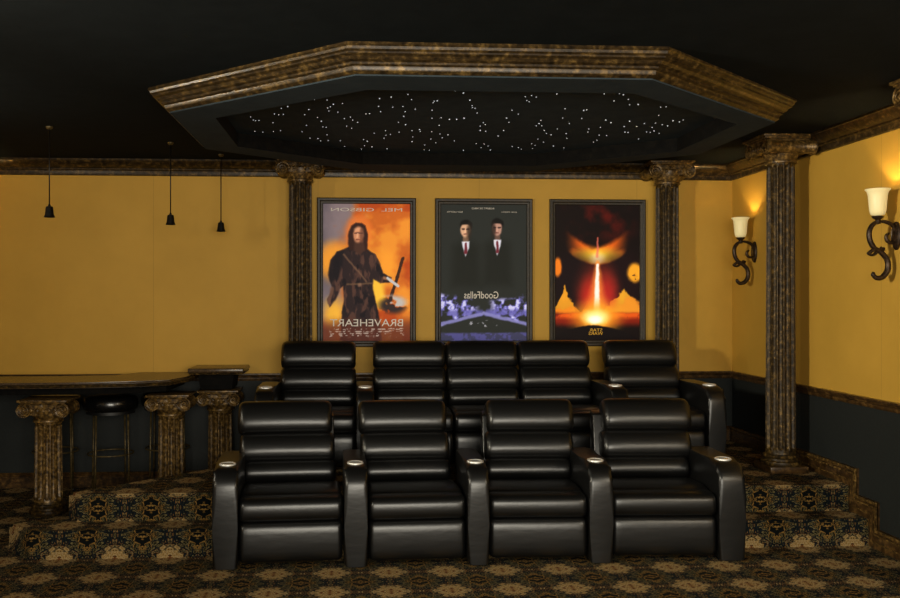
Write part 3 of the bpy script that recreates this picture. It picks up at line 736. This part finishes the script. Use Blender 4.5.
def art_dark(U, V):
    n = fbm(U, V, 5, 21); n2 = fbm(U, V, 18, 27)
    img = np.zeros(U.shape + (3,)) + np.array((40, 42, 39.))
    for cu, cv, sk, s_ in ((.29, .185, (206, 160, 128), -1), (.66, .175, (178, 134, 118), 1)):
        img = mix(img, (29, 30, 26), poly_(U, V, [(cu - .05, cv + .08), (cu - .15, cv + .12), (cu - .17, cv + .42), (cu + .17, cv + .42), (cu + .15, cv + .12), (cu + .05, cv + .08)], .05) * .8)
        img = mix(img, (20, 18, 17), ell(U, V, cu, cv - .030, .044, .044, .2))
        img = mix(img, tuple(c * .55 for c in sk), cap_(U, V, (cu, cv + .04), (cu, cv + .085), .020, .022, .3))
        img = mix(img, sk, ell(U, V, cu - .006, cv + .004, .036, .052, .2))
        img = mix(img, (22, 20, 19), cap_(U, V, (cu - .04, cv - .048), (cu + .04, cv - .048), .012, .012, .5))
        sh = cu + (.038 if s_ <= 0 else -.045); img = mix(img, tuple(c * .25 for c in sk), ell(U, V, sh, cv + .01, .018, .052, .7) * .85)
        for e in (-.030, .022): img = mix(img, (48, 32, 30), cap_(U, V, (cu + e - .010, cv - .006), (cu + e + .010, cv - .006), .0055, .0055, .7))
        img = mix(img, tuple(min(255, c * 1.15) for c in sk), cap_(U, V, (cu - .006, cv), (cu - .008, cv + .018), .004, .006, .8)); img = mix(img, (112, 62, 56), cap_(U, V, (cu - .022, cv + .033), (cu + .012, cv + .033), .004, .004, .7))
    for cu, cv in ((.29, .185), (.66, .175)):
        img = mix(img, (212, 212, 226), poly_(U, V, [(cu - .045, cv + .085), (cu + .045, cv + .085), (cu + .035, cv + .13), (cu, cv + .20), (cu - .035, cv + .13)], .006))
        img = mix(img, (104, 38, 48), cap_(U, V, (cu, cv + .10), (cu, cv + .17), .008, .012, .4))
    # night street: receding lamp-lit houses on both sides
    lim = np.abs(U - .5) * .30
    st = S(V + (n - .5) * .05, .70 - lim * .4, .74 - lim * .4) * S(.80 + np.abs(U - .5) * .22 - V, 0, .03) * S(np.abs(U - .5) + .02, .05, .2)
    img = mix(img, (112, 108, 196), st * S(n2, .44, .60)); img = mix(img, (196, 196, 240), st * S(n2, .58, .68))
    img = mix(img, (96, 92, 170), S(V, .76, .79) * S(.83 - V, 0, .02) * .85 * S(n2, .3, .55))
    img = mix(img, (128, 126, 190), (1 - S(np.abs(V - (.80 + np.abs(U - .5) * .16)), .006, .02)) * .9)
    img = mix(img, (150, 150, 160), S(fbm(U, V, 26, 33), .6, .66) * ell(U, V, .5, .875, .12, .025, .2))
    img = mix(img, (76, 74, 130), S(V, .935, .95) * (.5 + .5 * S(n2, .45, .6)))
    return img
def art_fire(U, V):
    n = fbm(U, V, 4, 41); n2 = fbm(U, V, 10, 47)
    img = np.zeros(U.shape + (3,)) + np.array((22, 15, 14.))
    img = mix(img, (96, 22, 16), ell(U, V, .5, .10, .26, .15, .6) * S(n, .3, .7)); 
    # glowing cloud bowl
    bowl = S(V - (.30 - .9 * (U - .5) ** 2) + (n - .5) * .06, -.02, .03) * S((.42 - .6 * (U - .5) ** 2) - V + (n2 - .5) * .05, -.02, .06) * S(.40 - np.abs(U - .5), 0, .25)
    bowl = np.maximum(bowl, S((.44 - .75 * (U - .5) ** 2) - V, -.01, .02) * S(V - .31 + (n - .5) * .08, -.03, .05) * S(.37 - np.abs(U - .5), 0, .1)); img = mix(img, (236, 100, 24), bowl); img = mix(img, (255, 216, 60), bowl * ell(U, V, .5, .39, .17, .065, .8)); img = mix(img, (255, 244, 180), bowl * ell(U, V, .5, .40, .05, .035, .9))
    # dark smoke plumes either side
    img = mix(img, (26, 16, 18), ell(U, V, .22, .55, .17, .20, .5) * .9); img = mix(img, (30, 16, 18), ell(U, V, .78, .55, .17, .20, .5) * .9)
    img = mix(img, (150, 46, 30), ell(U, V, .5, .66, .14, .22, .6) * (.5 + .5 * n))
    # rock spires
    def spire(c, w_, top, col):
        nonlocal img
        a = S(V - (top + np.abs(U - c) / w_ * .26 + (n2 - .5) * .12), 0, .02) * S(.82 - V, 0, .03); img = mix(img, col, a * (.7 + .3 * n))
    img = mix(img, (238, 160, 40), ell(U, V, .95, .50, .06, .07, .3) * S(n2 + .25, .5, .6)); img = mix(img, (230, 120, 30), ell(U, V, .03, .46, .03, .07, .3))
    spire(.11, .20, .60, (246, 164, 40)); spire(.25, 1.2, .735, (236, 128, 30)); spire(.82, .42, .62, (250, 176, 44)); spire(.90, .5, .66, (232, 140, 40))
    img = mix(img, (120, 30, 16), S(V, .78, .82) * S(.92 - V, 0, .06)); img = mix(img, (226, 88, 24), S(V, .79, .81) * S(.86 - V, 0, .05) * S(n2, .4, .6))
    # upward jet of light
    img = mix(img, (200, 40, 30), ell(U, V, .42, .68, .07, .12, .9) * .8); img = mix(img, (190, 36, 34), ell(U, V, .62, .66, .06, .12, .9) * .7); img = mix(img, (255, 150, 60), cap_(U, V, (.49, .84), (.5, .42), .075, .012, .9) * .8); img = mix(img, (230, 110, 90), cap_(U, V, (.5, .38), (.5, .24), .010, .005, .9) * .8); img = mix(img, (255, 240, 232), cap_(U, V, (.49, .84), (.5, .44), .026, .009, .5))
    img = mix(img, (255, 170, 40), ell(U, V, .49, .83, .15, .10, .8)); img = mix(img, (255, 240, 150), ell(U, V, .48, .83, .09, .05, .6)); img = mix(img, (255, 255, 240), ell(U, V, .47, .85, .05, .03, .6))
    # dark planet horizon
    hz = S(V - (.885 + .35 * (U - .45) ** 2), 0, .012); img = mix(img, (20, 14, 14), hz)
    return img

def srgb_lin(a):
    a = np.clip(a / 255, 0, 1); return np.where(a <= .04045, a / 12.92, ((a + .055) / 1.055) ** 2.4)
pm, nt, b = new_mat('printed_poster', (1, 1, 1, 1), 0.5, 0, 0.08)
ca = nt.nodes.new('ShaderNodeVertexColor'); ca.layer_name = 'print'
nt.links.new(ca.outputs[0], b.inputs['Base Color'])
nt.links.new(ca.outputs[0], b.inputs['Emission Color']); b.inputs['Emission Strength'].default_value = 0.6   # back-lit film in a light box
M['lettering'], _, _ = new_mat('white_print_ink', srgb(232, 224, 214), 0.4)
M['gold_ink'], _, _ = new_mat('gold_print_ink', srgb(250, 190, 40), 0.4)

def text_mesh(bm, body, width, height, cx, cz, y):
    cu = bpy.data.curves.new('txt', 'FONT'); cu.body = body; cu.size = 1; cu.align_x = 'CENTER'
    o = bpy.data.objects.new('txt', cu); C.objects.link(o)
    dg = bpy.context.evaluated_depsgraph_get(); me = bpy.data.meshes.new_from_object(o.evaluated_get(dg))
    bpy.data.objects.remove(o); bpy.data.curves.remove(cu)
    xs = [v.co.x for v in me.vertices]; ys = [v.co.y for v in me.vertices]
    x0, x1, y0, y1 = min(xs), max(xs), min(ys), max(ys)
    for v in me.vertices:   # mirrored lettering, as the photo shows it
        v.co = Vector((cx - ((v.co.x - x0) / (x1 - x0) - .5) * width, y, cz + ((v.co.y - y0) / (y1 - y0) - .5) * height))
    bm.from_mesh(me); bpy.data.meshes.remove(me)

def poster(label, xc, W, H, zc, art, texts, ink):
    t = thing('framed_poster', label, 'poster', (xc, YB, zc), 0, 'framed posters on the back wall')
    fw = .052; w2, h2 = W / 2, H / 2
    bm = bmesh.new()
    rings = []
    for o, y in ((0, 0), (0, -.030), (.008, -.036), (.024, -.034), (.034, -.026), (.046, -.024), (fw, -.018), (fw, -.006)):
        rings.append([bm.verts.new((sx * (w2 - o), y, sz * (h2 - o))) for sx, sz in ((-1, -1), (1, -1), (1, 1), (-1, 1))])
    for A, B in zip(rings, rings[1:]):
        for k in range(4): bm.faces.new((A[k], A[(k + 1) % 4], B[(k + 1) % 4], B[k]))
    finish(bm, 'frame', M['frame'], t, angle=20)
    pw, ph = W - 2 * fw, H - 2 * fw
    nx, nz = 150, 231
    u = np.linspace(0, 1, nx); v = np.linspace(0, 1, nz); U, V = np.meshgrid(u, v)
    wu = (fbm(U, V, 14, 71) - .5) * .02; wv = (fbm(U, V, 14, 83) - .5) * .012
    col = srgb_lin(art(U + wu, V + wv))
    verts = np.stack([(U - .5) * pw, np.full_like(U, -.010), (.5 - V) * ph], -1).reshape(-1, 3)
    idx = np.arange(nx * nz).reshape(nz, nx)
    faces = np.stack([idx[1:, :-1], idx[1:, 1:], idx[:-1, 1:], idx[:-1, :-1]], -1).reshape(-1, 4)
    me = bpy.data.meshes.new('print'); me.from_pydata(verts.tolist(), [], faces.tolist())
    at = me.color_attributes.new('print', 'FLOAT_COLOR', 'POINT')
    at.data.foreach_set('color', np.concatenate([col.reshape(-1, 3), np.ones((nx * nz, 1))], 1).ravel())
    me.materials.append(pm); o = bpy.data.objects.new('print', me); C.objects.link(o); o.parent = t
    for body, w_, h_, cu_, cv_ in texts:
        bm = bmesh.new(); text_mesh(bm, body, w_ * pw, h_ * ph, (cu_ - .5) * pw, (.5 - cv_) * ph, -.0115)
        finish(bm, 'lettering', ink, o, smooth=False)
    bm = bmesh.new(); box(bm, -w2 + .01, w2 - .01, -.006, 0, -h2 + .01, h2 - .01); finish(bm, 'backing', M['black'], t, smooth=False)

PW, PH, PZC = .865, 1.305, 1.855
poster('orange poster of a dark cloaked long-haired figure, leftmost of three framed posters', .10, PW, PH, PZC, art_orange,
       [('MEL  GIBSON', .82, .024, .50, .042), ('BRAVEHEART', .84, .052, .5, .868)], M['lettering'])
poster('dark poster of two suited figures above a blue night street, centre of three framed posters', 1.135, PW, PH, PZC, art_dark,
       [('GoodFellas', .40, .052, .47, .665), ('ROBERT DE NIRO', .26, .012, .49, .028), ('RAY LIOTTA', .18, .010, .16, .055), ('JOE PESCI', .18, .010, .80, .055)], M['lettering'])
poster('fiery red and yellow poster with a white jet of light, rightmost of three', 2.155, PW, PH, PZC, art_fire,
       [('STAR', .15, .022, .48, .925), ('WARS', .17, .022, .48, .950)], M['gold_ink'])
